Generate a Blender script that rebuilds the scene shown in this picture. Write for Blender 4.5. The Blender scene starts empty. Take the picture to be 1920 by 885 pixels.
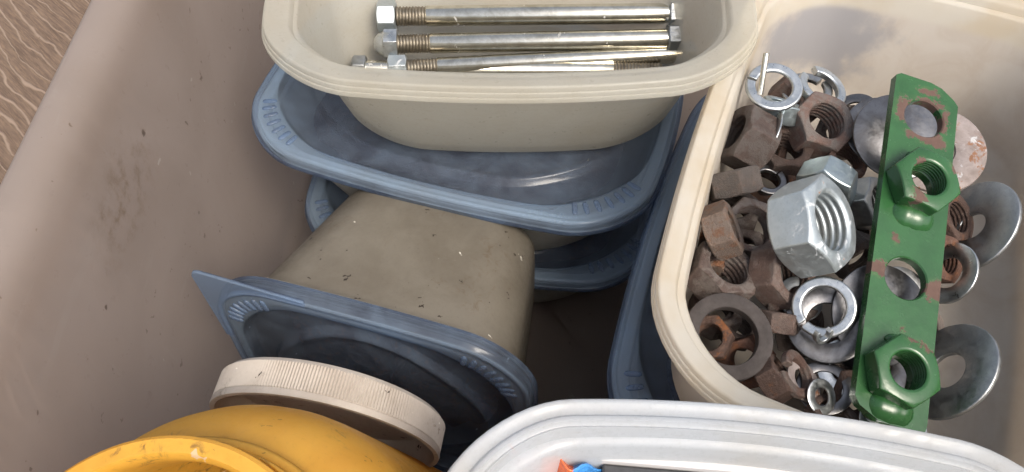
import bpy, math, random
from mathutils import Vector, Matrix
R = math.radians
random.seed(11)
S = 0.01                                    # everything below is laid out in centimetres
sc = bpy.context.scene
col = sc.collection

# ---------------------------------------------------------------- camera
FPX, CXP, CYP = 1540.0, 960.0, 442.5        # focal length and centre in photograph pixels
PITCH, CAMH = R(53.0), 37.0
cam_d = bpy.data.cameras.new('camera')
cam = bpy.data.objects.new('camera', cam_d)
col.objects.link(cam)
cam.location = (0, 0, CAMH * S)
cam.rotation_euler = (math.pi / 2 - PITCH, 0, 0)
cam_d.sensor_width = 36.0
cam_d.lens = 36.0 * FPX / 1920.0
cam_d.clip_start = 0.01
cam_d.clip_end = 50.0
sc.camera = cam
FW = Vector((0, math.cos(PITCH), -math.sin(PITCH)))
RT = Vector((1, 0, 0))
UP = Vector((0, math.sin(PITCH), math.cos(PITCH)))
CAM = Vector((0, 0, CAMH))

# ---------------------------------------------------------------- sky, sun, exposure
SUN_EL, SUN_AZ = R(52), R(148)              # azimuth from +Y towards +X: behind the viewer's right shoulder
w = bpy.data.worlds.new('World')
sc.world = w
w.use_nodes = True
wn = w.node_tree
sky = wn.nodes.new('ShaderNodeTexSky')
sky.sky_type = 'NISHITA'
sky.sun_disc = False
sky.sun_elevation = SUN_EL
sky.sun_rotation = SUN_AZ
sky.dust_density = 4.0
sky.air_density = 0.8
sky.ozone_density = 0.6
bg = wn.nodes['Background']
bg.inputs['Strength'].default_value = 0.15
hazy = wn.nodes.new('ShaderNodeHueSaturation')      # thin high cloud: a paler sky
hazy.inputs['Saturation'].default_value = 0.5
wn.links.new(sky.outputs[0], hazy.inputs['Color'])
wn.links.new(hazy.outputs[0], bg.inputs['Color'])
sun_d = bpy.data.lights.new('sun', 'SUN')
sun_d.energy = 1.35
sun_d.angle = R(22)
sun_d.color = (1.0, 0.89, 0.75)
sun = bpy.data.objects.new('sun', sun_d)
col.objects.link(sun)
sdir = Vector((math.sin(SUN_AZ) * math.cos(SUN_EL), math.cos(SUN_AZ) * math.cos(SUN_EL), math.sin(SUN_EL)))
sun.rotation_euler = sdir.to_track_quat('Z', 'Y').to_euler()
sc.view_settings.view_transform = 'Standard'
sc.view_settings.look = 'None'
sc.view_settings.exposure = 0.98
sc.view_settings.gamma = 1.0
sc.cycles.use_denoising = True
sc.cycles.max_bounces = 6
sc.cycles.caustics_reflective = False
sc.cycles.caustics_refractive = False
sc.cycles.transparent_max_bounces = 8
sc.cycles.sample_clamp_indirect = 6.0

# ---------------------------------------------------------------- layout helpers
def at(x, y, z):
    d = FW + RT * ((x - CXP) / FPX) - UP * ((y - CYP) / FPX)
    return CAM + d * ((z - CAMH) / d.z)
def cm_per_px(p):
    return (p - CAM).dot(FW) / FPX
def cdir(v):                                # direction given as (right, up, towards the viewer)
    return (RT * v[0] + UP * v[1] - FW * v[2]).normalized()
def frame(axis, roll=0.0, hint=None):       # rotation matrix whose z is axis
    z = axis.normalized()
    h = hint if hint is not None else Vector((0.123, 0.3, 1.0)).cross(z)
    x = (h - z * h.dot(z)).normalized()
    y = z.cross(x)
    m = Matrix((x, y, z)).transposed()
    return m @ Matrix.Rotation(roll, 3, 'Z')

# ---------------------------------------------------------------- mesh helpers
def mesh(name, verts, faces, smooth=35.0):
    me = bpy.data.meshes.new(name)
    me.from_pydata([(v[0] * S, v[1] * S, v[2] * S) for v in verts], [], faces)
    me.validate()
    import bmesh
    b = bmesh.new(); b.from_mesh(me)
    bmesh.ops.recalc_face_normals(b, faces=b.faces)
    b.to_mesh(me); b.free()
    if smooth:
        me.polygons.foreach_set('use_smooth', [True] * len(me.polygons))
        me.set_sharp_from_angle(angle=R(smooth))
    return me
def link(name, me, mat, parent=None, bevel=0.0):
    o = bpy.data.objects.new(name, me)
    col.objects.link(o)
    if mat and not me.materials: me.materials.append(mat)
    if parent: o.parent = parent
    if bevel:
        m = o.modifiers.new('bevel', 'BEVEL')
        m.width = bevel * S; m.segments = 2; m.limit_method = 'ANGLE'; m.angle_limit = R(40)
    return o
def place(o, p, rot=None):
    m = (rot.to_4x4() if rot is not None else Matrix.Identity(4))
    m.translation = Vector(p) * S
    o.matrix_basis = m
    return o
def tag(o, label, cat, group=None):
    o['label'] = label; o['category'] = cat
    if group: o['group'] = group
    return o
def thing(name, label, cat, p, rot=None, group=None):
    o = bpy.data.objects.new(name, None)
    o.empty_display_size = 0.01
    col.objects.link(o)
    place(o, p, rot)
    return tag(o, label, cat, group)
def rotz(a): return Matrix.Rotation(a, 3, 'Z')

def loft(rings, cap0=False, cap1=False, closed=False):
    n = len(rings[0]); vs = [p for r in rings for p in r]; fs = []
    m = len(rings)
    for i in range(m if closed else m - 1):
        a, b = i * n, ((i + 1) % m) * n
        for k in range(n):
            k2 = (k + 1) % n
            fs.append((a + k, a + k2, b + k2, b + k))
    def cap(base, rev):
        c = [sum(vs[base + k][j] for k in range(n)) / n for j in range(3)]
        vs.append(tuple(c)); ci = len(vs) - 1
        for k in range(n):
            k2 = (k + 1) % n
            fs.append((ci, base + k2, base + k) if rev else (ci, base + k, base + k2))
    if cap0: cap(0, True)
    if cap1: cap((m - 1) * n, False)
    return vs, fs
def lathe(prof, n=64, **k):
    rings = [[(r * math.cos(2 * math.pi * i / n), r * math.sin(2 * math.pi * i / n), z) for i in range(n)] for r, z in prof]
    return loft(rings, **k)
def outline(a, b, r, bow=0.05, ns=14, nc=12):
    """rounded rectangle with slightly bowed sides: points and outward normals"""
    pts = []
    for q in range(4):
        cx = (a - r) * (1 if q in (0, 3) else -1); cy = (b - r) * (1 if q < 2 else -1)
        for k in range(nc + 1):
            t = math.pi / 2 * (q + k / nc)
            pts.append((cx + r * math.cos(t), cy + r * math.sin(t)))
        t = math.pi / 2 * (q + 1)
        q2 = (q + 1) % 4
        cx2 = (a - r) * (1 if q2 in (0, 3) else -1); cy2 = (b - r) * (1 if q2 < 2 else -1)
        p0 = pts[-1]; p1 = (cx2 + r * math.cos(t), cy2 + r * math.sin(t))
        for k in range(1, ns):
            pts.append((p0[0] + (p1[0] - p0[0]) * k / ns, p0[1] + (p1[1] - p0[1]) * k / ns))
    out = [(x * (1 - bow * (y / b) ** 2), y * (1 - bow * 1.6 * (x / a) ** 2)) for x, y in pts]
    nr = []
    n = len(out)
    for k in range(n):
        p, q = out[k - 1], out[(k + 1) % n]
        tx, ty = q[0] - p[0], q[1] - p[1]
        l = math.hypot(tx, ty)
        nr.append((ty / l, -tx / l))
    return out, nr
def profile_loft(ol, prof, **k):
    pts, nr = ol
    rings = [[(p[0] - q[0] * d, p[1] - q[1] * d, z) for p, q in zip(pts, nr)] for d, z in prof]
    return loft(rings, **k)
def tub_loft(a, b, r, bow, fl, prof, grow, ka=1.0, kb=1.0, **k):
    """like profile_loft, but below the flange the corners get rounder towards the foot"""
    ol, nr = outline(a, b, r, bow)
    rings = []
    for d, z in prof:
        if d <= fl:
            rings.append([(p[0] - q[0] * d, p[1] - q[1] * d, z) for p, q in zip(ol, nr)])
        else:
            e = d - fl
            rr = min(max(r - fl, 0.4) + grow * e, a - fl - e * ka - 0.03, b - fl - e * kb - 0.03)
            pts, _ = outline(a - fl - e * ka, b - fl - e * kb, max(rr, 0.2), bow + 0.02 * grow * e)
            rings.append([(x, y, z) for x, y in pts])
    return loft(rings, **k)
def tube(pts, rad, n=10, capped=True):
    rings = []
    for i, p in enumerate(pts):
        p = Vector(p)
        t = (Vector(pts[min(i + 1, len(pts) - 1)]) - Vector(pts[max(i - 1, 0)])).normalized()
        x = t.orthogonal().normalized(); y = t.cross(x)
        r = rad[i] if isinstance(rad, (list, tuple)) else rad
        rings.append([tuple(p + x * r * math.cos(2 * math.pi * k / n) + y * r * math.sin(2 * math.pi * k / n)) for k in range(n)])
    return loft(rings, capped, capped)

# ---------------------------------------------------------------- materials
class NT:
    def __init__(self, name):
        self.m = bpy.data.materials.new(name); self.m.use_nodes = True
        self.t = self.m.node_tree; self.t.nodes.clear()
        self.out = self.t.nodes.new('ShaderNodeOutputMaterial')
        self.tc = self.n('ShaderNodeTexCoord').outputs['Object']
        self.co = self.n('ShaderNodeVectorMath', operation='SCALE', _in={0: self.tc, 3: 1 / S}).outputs[0]   # centimetres
        self.rnd = self.n('ShaderNodeMath', operation='MULTIPLY', _in={0: self.n('ShaderNodeObjectInfo').outputs['Random'], 1: 40.0}).outputs[0]
        self.cr = self.n('ShaderNodeVectorMath', operation='ADD', _in={0: self.co, 1: self.rnd}).outputs[0]
    def n(self, typ, _in=None, **k):
        nd = self.t.nodes.new(typ)
        for a, b in k.items(): setattr(nd, a, b)
        for a, b in (_in or {}).items(): self.set(nd.inputs[a], b)
        return nd
    def set(self, s, v):
        if isinstance(v, bpy.types.NodeSocket): self.t.links.new(v, s)
        elif isinstance(v, (tuple, list)) and len(v) == 3 and s.type == 'RGBA': s.default_value = (*v, 1)
        else: s.default_value = v
    def noise(self, scale, detail=4.0, rough=0.6, dist=0.0, stretch=None, co=None):
        c = co or self.cr
        if stretch: c = self.n('ShaderNodeVectorMath', operation='MULTIPLY', _in={0: c, 1: stretch}).outputs[0]
        return self.n('ShaderNodeTexNoise', _in={'Vector': c, 'Scale': scale, 'Detail': detail, 'Roughness': rough, 'Distortion': dist}).outputs['Fac']
    def ramp(self, f, lo, hi):
        return self.n('ShaderNodeMapRange', interpolation_type='SMOOTHSTEP', _in={0: f, 1: lo, 2: hi}).outputs[0]
    def math(self, op, a, b=0.0): return self.n('ShaderNodeMath', operation=op, use_clamp=True, _in={0: a, 1: b}).outputs[0]
    def mix(self, f, a, b):
        nd = self.n('ShaderNodeMix', data_type='RGBA')
        self.set(nd.inputs[0], f); self.set(nd.inputs[6], a); self.set(nd.inputs[7], b)
        return nd.outputs[2]
    def mixf(self, f, a, b):
        nd = self.n('ShaderNodeMix', data_type='FLOAT')
        self.set(nd.inputs[0], f); self.set(nd.inputs[2], a); self.set(nd.inputs[3], b)
        return nd.outputs[0]
    def bump(self, h, s, d=0.05):
        return self.n('ShaderNodeBump', _in={'Height': h, 'Strength': s, 'Distance': d * S}).outputs[0]
    def dots(self, scale, size, keep=0.5, co=None):       # sparse specks
        c = self.n('ShaderNodeVectorMath', operation='ADD', _in={0: co or self.co, 1: self.n('ShaderNodeTexNoise', _in={'Vector': co or self.co, 'Scale': scale * 3}).outputs['Color']}).outputs[0]
        v = self.n('ShaderNodeTexVoronoi', _in={'Vector': c, 'Scale': scale})
        near = self.n('ShaderNodeMath', operation='LESS_THAN', _in={0: v.outputs['Distance'], 1: size}).outputs[0]
        rr = self.n('ShaderNodeSeparateColor', _in={0: v.outputs['Color']}).outputs[0]
        sel = self.n('ShaderNodeMath', operation='GREATER_THAN', _in={0: rr, 1: keep}).outputs[0]
        return self.math('MULTIPLY', near, sel)
    def spots(self, lst, warp=0.5, wscale=2.0, soft=0.12):
        nz = self.n('ShaderNodeTexNoise', _in={'Vector': self.co, 'Scale': wscale, 'Detail': 5.0, 'Roughness': 0.65}).outputs['Color']
        nz = self.n('ShaderNodeVectorMath', operation='SUBTRACT', _in={0: nz, 1: (0.5, 0.5, 0.5)}).outputs[0]
        nz = self.n('ShaderNodeVectorMath', operation='SCALE', _in={0: nz, 3: warp}).outputs[0]
        c = self.n('ShaderNodeVectorMath', operation='ADD', _in={0: self.co, 1: nz}).outputs[0]
        acc = None
        for x, y, z, sx, sy, sz in lst:
            d = self.n('ShaderNodeVectorMath', operation='SUBTRACT', _in={0: c, 1: (x, y, z)}).outputs[0]
            d = self.n('ShaderNodeVectorMath', operation='DIVIDE', _in={0: d, 1: (sx, sy, sz)}).outputs[0]
            l = self.n('ShaderNodeVectorMath', operation='LENGTH', _in={0: d}).outputs['Value']
            m = self.ramp(l, 1.0 + soft, 1.0 - soft)
            acc = m if acc is None else self.math('MAXIMUM', acc, m)
        return acc
    def bsdf(self, **k):
        nd = self.n('ShaderNodeBsdfPrincipled')
        for a, b in k.items(): self.set(nd.inputs[a.replace('_', ' ')], b)
        return nd.outputs[0]
    def mixs(self, f, a, b):
        nd = self.n('ShaderNodeMixShader'); self.set(nd.inputs[0], f); self.set(nd.inputs[1], a); self.set(nd.inputs[2], b)
        return nd.outputs[0]
    def done(self, sh):
        self.t.links.new(sh, self.out.inputs['Surface']); return self.m

def plastic(name, c1, c2, rough=0.35, trl=0.3, trp=0.0, tint=None, specks=0.0, panel_dirt_shade=False, smudge=0.0, streak=True, scr=0.15, nscale=0.35, trl_col=None):
    N = NT(name)
    f = N.ramp(N.noise(nscale, 5, 0.65, 0.4), 0.35, 0.68)
    c = N.mix(f, c1, c2)
    fine = N.noise(9, 4, 0.7)
    c = N.mix(N.math('MULTIPLY', N.ramp(fine, 0.5, 0.8), 0.25), c, tuple(x * 0.55 for x in c2))
    if streak:
        sn = N.ramp(N.noise(0.8, 6, 0.75, 0, (1, 1, 9)), 0.55, 0.75)
        c = N.mix(N.math('MULTIPLY', sn, 0.3), c, (c2[0] * 0.7, c2[1] * 0.6, c2[2] * 0.45))
    if smudge:
        sm = N.math('MULTIPLY', N.ramp(N.noise(0.55, 3, 0.5), 0.48, 0.66), N.ramp(N.noise(2.6, 7, 0.75, 0.8), 0.50, 0.68))
        c = N.mix(N.math('MULTIPLY', sm, smudge), c, (0.10, 0.065, 0.035))
    if specks:
        c = N.mix(N.math('MULTIPLY', N.dots(1.25, 0.10, 0.45), specks), c, (0.03, 0.02, 0.015))
        c = N.mix(N.math('MULTIPLY', N.dots(2.4, 0.075, 0.7), specks * 0.7), c, (0.05, 0.035, 0.025))
        c = N.mix(N.math('MULTIPLY', N.dots(1.0, 0.08, 0.5), specks), c, (0.7, 0.66, 0.58))
    r = N.mixf(N.ramp(N.noise(3.0, 4, 0.7), 0.3, 0.75), rough, min(1, rough + (0.08 if panel_dirt_shade else 0.3)))
    if panel_dirt_shade:                                            # dished lid panel: dirt, plus shade of the hollow below painted into the colour
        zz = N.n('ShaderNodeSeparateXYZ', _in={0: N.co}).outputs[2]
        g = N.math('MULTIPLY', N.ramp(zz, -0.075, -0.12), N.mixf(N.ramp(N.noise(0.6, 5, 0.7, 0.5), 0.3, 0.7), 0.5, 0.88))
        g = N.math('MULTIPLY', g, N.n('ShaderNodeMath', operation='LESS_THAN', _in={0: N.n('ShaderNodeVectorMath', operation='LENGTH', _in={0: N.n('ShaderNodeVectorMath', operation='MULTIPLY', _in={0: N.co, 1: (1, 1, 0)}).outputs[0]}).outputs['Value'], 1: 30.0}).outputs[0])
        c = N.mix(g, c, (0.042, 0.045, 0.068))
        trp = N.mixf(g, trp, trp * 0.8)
    b = N.bump(N.noise(5, 4, 0.6), scr, 0.03)
    sh = N.bsdf(Base_Color=c, Roughness=r, Normal=b, Specular_IOR_Level=0.5)
    if trl:
        tcol = N.mix(0.35, c, trl_col or c1)
        sh = N.mixs(trl, sh, N.n('ShaderNodeBsdfTranslucent', _in={'Color': tcol}).outputs[0])
    if trp:
        sh = N.mixs(trp, sh, N.n('ShaderNodeBsdfTransparent', _in={'Color': tint or c1}).outputs[0])
    return N.done(sh)

M = {}
M['cream'] = plastic('cream_plastic', (0.62, 0.60, 0.53), (0.57, 0.535, 0.45), 0.26, 0.35, 0.5, (0.94, 0.92, 0.87), nscale=0.2, scr=0.06)
M['white_tub'] = plastic('white_tub_plastic', (0.60, 0.625, 0.65), (0.57, 0.565, 0.545), 0.2, 0.45, 0.25, (0.92, 0.93, 0.94), nscale=0.2, scr=0.04)
M['milky'] = plastic('milky_plastic', (0.58, 0.57, 0.51), (0.50, 0.47, 0.39), 0.34, 0.30, nscale=0.2, scr=0.06)
M['tan'] = plastic('grimy_plastic', (0.185, 0.165, 0.132), (0.145, 0.126, 0.098), 0.36, 0.15, specks=1.0, smudge=0.5, streak=False)
M['blue'] = plastic('blue_lid_plastic', (0.31, 0.42, 0.57), (0.28, 0.35, 0.45), 0.13, 0.12, 0.62, (0.62, 0.73, 0.88), streak=False, panel_dirt_shade=True)
M['blue_rib'] = plastic('blue_rib_plastic', (0.19, 0.27, 0.40), (0.17, 0.215, 0.29), 0.14, 0.12, 0.5, (0.60, 0.71, 0.88), streak=False)
M['cap'] = plastic('cap_plastic', (0.53, 0.475, 0.41), (0.42, 0.36, 0.30), 0.5, 0.15, specks=1.0, smudge=0.8, streak=False)
M['yellow'] = plastic('yellow_jar_plastic', (0.70, 0.40, 0.06), (0.62, 0.33, 0.045), 0.34, 0.4, specks=0.5, smudge=0.9, streak=False, trl_col=(0.98, 0.62, 0.05))

def tote_mat():
    N = NT('frosted_tote_plastic')
    f = N.ramp(N.noise(0.12, 5, 0.6, 0.5), 0.35, 0.7)
    c = N.mix(f, (0.56, 0.485, 0.44), (0.45, 0.385, 0.34))
    c = N.mix(N.math('MULTIPLY', N.ramp(N.noise(0.5, 6, 0.7, 0, (1, 0.25, 0.6)), 0.55, 0.8), 0.25), c, (0.55, 0.50, 0.46))
    c = N.mix(N.dots(0.8, 0.10, 0.5), c, (0.06, 0.04, 0.03))
    c = N.mix(N.dots(1.1, 0.09, 0.8), c, (0.12, 0.09, 0.06))
    c = N.mix(N.dots(0.5, 0.05, 0.5), c, (0.8, 0.76, 0.7))
    sc1 = N.ramp(N.noise(1.1, 4, 0.6, 0.3, (1, 0.13, 0.9)), 0.60, 0.66)
    sc2 = N.ramp(N.noise(1.7, 5, 0.65, 0.2, (1, 0.9, 0.12)), 0.62, 0.70)
    c = N.mix(N.math('MULTIPLY', N.math('MAXIMUM', sc1, sc2), N.math('MULTIPLY', N.ramp(N.noise(0.18, 3, 0.5), 0.42, 0.6), 0.35)), c, (0.62, 0.57, 0.53))
    marks = N.spots([(-14.0, 25.0, 15.0, 0.25, 0.12, 0.35), (-12.9, 13.3, 9.6, 0.3, 0.5, 0.35), (-12.6, 12.0, 7.0, 0.2, 0.25, 0.8), (-12.8, 15.0, 8.2, 0.15, 0.3, 0.3)], 0.7, 2.2, 0.3)
    c = N.mix(N.math('MULTIPLY', marks, 0.7), c, (0.13, 0.09, 0.065))
    dirt = N.spots([(-13.9, 18.6, 14.6, 1.5, 2.6, 1.3), (-12.9, 21.5, 14.3, 0.10, 0.10, 0.45)], 1.6, 1.3, 0.6)
    c = N.mix(N.math('MULTIPLY', dirt, N.ramp(N.noise(1.6, 6, 0.75), 0.45, 0.7)), c, (0.20, 0.14, 0.07))
    r = N.mixf(N.ramp(N.noise(2.0, 5, 0.7), 0.3, 0.75), 0.26, 0.5)
    sh = N.bsdf(Base_Color=c, Roughness=r, Normal=N.bump(N.noise(2.5, 5, 0.65), 0.12, 0.04), Specular_IOR_Level=0.4)
    sh = N.mixs(0.55, sh, N.n('ShaderNodeBsdfTranslucent', _in={'Color': (0.82, 0.73, 0.67)}).outputs[0])
    thin = N.n('ShaderNodeBsdfRefraction', _in={'Color': (0.8, 0.75, 0.7), 'Roughness': 0.03, 'IOR': 1.02}).outputs[0]
    sh = N.mixs(0.44, sh, thin)
    return N.done(sh)
M['tote'] = tote_mat()

def wall_mat():       # the nut tub: pale dusty film over greyer clean plastic
    N = NT('dusty_tub_plastic')
    dust = N.spots([(7.6, 3.0, 3.6, 3.2, 2.6, 2.4)], 4.5, 0.45, 0.22)
    film = N.ramp(N.noise(0.5, 6, 0.68, 0.8), 0.38, 0.7)
    c = N.mix(film, (0.62, 0.585, 0.53), (0.54, 0.485, 0.42))
    c = N.mix(N.math('MULTIPLY', N.ramp(N.noise(2.2, 7, 0.75, 1.2), 0.5, 0.72), 0.6), c, (0.62, 0.58, 0.51))
    c = N.mix(N.math('MULTIPLY', dust, 0.85), c, (0.33, 0.335, 0.36))
    rim = N.ramp(N.n('ShaderNodeSeparateXYZ', _in={0: N.co}).outputs[2], 4.5, 4.9)
    c = N.mix(rim, c, N.mix(N.ramp(N.noise(0.4, 4, 0.6), 0.35, 0.7), (0.66, 0.635, 0.565), (0.60, 0.535, 0.42)))
    r = N.mixf(rim, 0.6, 0.32)
    sh = N.bsdf(Base_Color=c, Roughness=r, Normal=N.bump(N.noise(6, 5, 0.7), 0.2, 0.03))
    sh = N.mixs(0.52, sh, N.n('ShaderNodeBsdfTranslucent', _in={'Color': N.mix(0.6, c, (0.88, 0.78, 0.66))}).outputs[0])
    return N.done(sh)
M['nut_tub'] = wall_mat()

def metal(name, base, dark, rough, rust=0.0, white=0.0, metallic=1.0, rustcol=(0.17, 0.07, 0.035), grit=0.25):
    N = NT(name)
    c = N.mix(N.ramp(N.noise(1.6, 5, 0.65, 0.5), 0.3, 0.75), base, dark)
    c = N.mix(N.math('MULTIPLY', N.ramp(N.noise(14, 3, 0.6), 0.55, 0.8), min(0.4, grit * 1.6)), c, tuple(x * 0.5 for x in dark))
    r = N.mixf(N.ramp(N.noise(4, 5, 0.7), 0.3, 0.75), rough, rough + min(0.22, grit))
    met = metallic
    h = N.noise(10, 5, 0.65)
    if white:
        wm = N.ramp(N.noise(1.9, 7, 0.72, 0.6), 0.72 - white * 0.3, 0.80 - white * 0.3)
        c = N.mix(N.math('MULTIPLY', wm, 0.8), c, (0.48, 0.49, 0.50)); r = N.mixf(wm, r, 0.8); met = N.mixf(wm, met, 0.1)
    if rust:
        rm = N.ramp(N.noise(1.3, 7, 0.74, 0.3), 0.74 - rust * 0.35, 0.80 - rust * 0.35)
        rc = N.mix(N.noise(6, 4, 0.7), rustcol, (0.30, 0.15, 0.08))
        c = N.mix(rm, c, rc); r = N.mixf(rm, r, 0.9); met = N.mixf(rm, met, 0.0)
    return N.done(N.bsdf(Base_Color=c, Roughness=r, Metallic=met, Normal=N.bump(h, grit, 0.02)))
M['zinc'] = metal('zinc_plate', (0.62, 0.64, 0.64), (0.42, 0.45, 0.46), 0.26, 0.12, 0.1)
M['zinc_dull'] = metal('dull_zinc', (0.40, 0.41, 0.41), (0.27, 0.285, 0.29), 0.36, 0.1, 0.15)
M['zinc_white'] = metal('zinc_white_bloom', (0.47, 0.51, 0.52), (0.40, 0.44, 0.45), 0.40, 0.25, 0.5, 0.9)
M['teal'] = metal('bluish_zinc', (0.46, 0.52, 0.53), (0.33, 0.39, 0.40), 0.33, 0.05, 0.2)
M['steel'] = metal('dark_steel', (0.21, 0.21, 0.215), (0.13, 0.125, 0.125), 0.28, 0.08, 0.0)
M['dark_ring'] = metal('brown_steel', (0.055, 0.046, 0.043), (0.035, 0.029, 0.027), 0.72, 0.12, 0.0, 0.2)
M['gold'] = metal('yellow_zinc', (0.68, 0.65, 0.56), (0.46, 0.43, 0.35), 0.17, 0.12, 0.32, grit=0.05)
M['gold_thread'] = metal('worn_thread', (0.34, 0.305, 0.245), (0.20, 0.17, 0.13), 0.38, 0.15, 0.0)
M['corroded'] = metal('corroded_washer', (0.30, 0.26, 0.25), (0.20, 0.165, 0.15), 0.6, 0.55, 0.5, 0.3, (0.12, 0.06, 0.04))

def rust_mat(name, a, b, c3, tone=1.0):
    N = NT(name)
    f = N.ramp(N.noise(1.2, 6, 0.7, 0.4), 0.3, 0.72)
    c = N.mix(f, a, b)
    c = N.mix(N.math('MULTIPLY', N.ramp(N.noise(3.4, 7, 0.75, 0.3), 0.5, 0.68), 0.85), c, c3)
    c = N.mix(N.math('MULTIPLY', N.ramp(N.noise(9, 5, 0.7), 0.5, 0.75), 0.55), c, (0.045, 0.025, 0.02))
    oi = N.n('ShaderNodeObjectInfo').outputs['Random']
    c = N.mix(N.math('MULTIPLY', N.ramp(N.noise(1.7, 6, 0.7, 0.5), 0.42, 0.60), N.ramp(oi, 0.25, 0.95)), c, (0.135, 0.112, 0.098))
    c = N.mix(N.math('MULTIPLY', N.ramp(N.noise(2.2, 7, 0.75, 0.2), 0.52, 0.62), N.ramp(oi, 0.75, 0.1)), c, (0.17, 0.075, 0.038))
    # worn, paler corners
    pt = N.n('ShaderNodeNewGeometry').outputs['Pointiness']
    c = N.mix(N.math('MULTIPLY', N.ramp(pt, 0.52, 0.62), 0.6), c, tuple(min(1, x * 1.5 + 0.03) for x in c3))
    fr = N.n('ShaderNodeMath', operation='FRACT', _in={0: N.n('ShaderNodeMath', operation='MULTIPLY', _in={0: oi, 1: 7.31}).outputs[0]}).outputs[0]
    c = N.n('ShaderNodeHueSaturation', _in={'Value': N.mixf(fr, 0.6, 1.45), 'Saturation': N.mixf(oi, 1.15, 0.8), 'Color': c}).outputs[0]
    h = N.n('ShaderNodeMath', operation='ADD', _in={0: N.noise(4, 8, 0.75), 1: N.noise(16, 4, 0.7)}).outputs[0]
    return N.done(N.bsdf(Base_Color=c, Roughness=N.mixf(N.noise(3, 4, 0.6), 0.55, 0.85), Metallic=0.15, Normal=N.bump(h, 0.9, 0.07)))
M['rust'] = rust_mat('rusty_steel', (0.115, 0.070, 0.054), (0.075, 0.045, 0.035), (0.175, 0.122, 0.10))
M['rust_dark'] = rust_mat('dark_rusty_steel', (0.078, 0.050, 0.040), (0.052, 0.033, 0.027), (0.125, 0.08, 0.06))
M['rust_red'] = rust_mat('orange_rusty_steel', (0.145, 0.078, 0.056), (0.10, 0.052, 0.038), (0.21, 0.135, 0.105))
M['rust_grey'] = rust_mat('grey_brown_steel', (0.14, 0.105, 0.085), (0.20, 0.16, 0.135), (0.24, 0.14, 0.09))
M['brass'] = metal('dull_brass', (0.30, 0.20, 0.09), (0.2, 0.13, 0.06), 0.5, 0.2)

# ---------------------------------------------------------------- structure: weathered board floor
def floor_mat():
    N = NT('weathered_wood')
    a = R(-43.8)
    rot = N.n('ShaderNodeVectorRotate', rotation_type='Z_AXIS', _in={'Vector': N.co, 'Angle': -a}).outputs[0]   # x runs along the grain
    warp2 = N.noise(0.9, 4, 0.6, 0.3, (0.25, 0.6, 1), rot)
    warp = N.n('ShaderNodeTexNoise', _in={'Vector': N.n('ShaderNodeVectorMath', operation='MULTIPLY', _in={0: rot, 1: (0.16, 0.24, 1)}).outputs[0], 'Scale': 1.0, 'Detail': 3.0, 'Roughness': 0.5}).outputs['Fac']
    sx = N.n('ShaderNodeSeparateXYZ', _in={0: rot})
    y = N.n('ShaderNodeMath', operation='MULTIPLY_ADD', _in={0: warp, 1: 2.3, 2: N.n('ShaderNodeMath', operation='MULTIPLY_ADD', _in={0: warp2, 1: 0.35, 2: sx.outputs[1]}).outputs[0]}).outputs[0]
    ph = N.n('ShaderNodeMath', operation='MULTIPLY', _in={0: y, 1: 2 * math.pi / 0.95}).outputs[0]
    sn = N.n('ShaderNodeMath', operation='SINE', _in={0: ph}).outputs[0]
    var = N.noise(0.16, 3, 0.5, 0, (0.5, 1.6, 1), rot)
    thr = N.n('ShaderNodeMath', operation='MULTIPLY_ADD', _in={0: var, 1: 1.5, 2: -0.02}).outputs[0]
    ridge = N.n('ShaderNodeMapRange', interpolation_type='SMOOTHSTEP', _in={0: sn, 1: thr, 2: 1.05}).outputs[0]
    fib = N.noise(3.2, 6, 0.75, 0, (0.10, 1.2, 1), rot)
    fib2 = N.noise(9, 5, 0.7, 0, (0.08, 1, 1), rot)
    c = N.mix(N.ramp(fib, 0.3, 0.7), (0.165, 0.115, 0.082), (0.085, 0.057, 0.041))
    c = N.mix(N.math('MULTIPLY', N.ramp(fib2, 0.45, 0.7), 0.5), c, (0.27, 0.18, 0.115))
    c = N.mix(N.math('MULTIPLY', ridge, 0.92), c, N.mix(fib2, (0.31, 0.23, 0.172), (0.22, 0.16, 0.12)))
    c = N.mix(N.ramp(N.noise(0.9, 6, 0.75, 1.0), 0.68, 0.76), c, (0.05, 0.03, 0.02))
    h = N.n('ShaderNodeMath', operation='MULTIPLY_ADD', _in={0: fib, 1: 0.5, 2: ridge}).outputs[0]
    return N.done(N.bsdf(Base_Color=c, Roughness=0.75, Normal=N.bump(h, 0.6, 0.12), Specular_IOR_Level=0.25))
def boards():
    fm = floor_mat()
    vs = [(-140, -90, 0), (150, -90, 0), (150, 190, 0), (-140, 190, 0)]
    o = link('floor', mesh('floor', vs, [(0, 1, 2, 3)], 0), fm)
    place(o, (0, 0, -0.35)); o['kind'] = 'structure'
boards()

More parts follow.
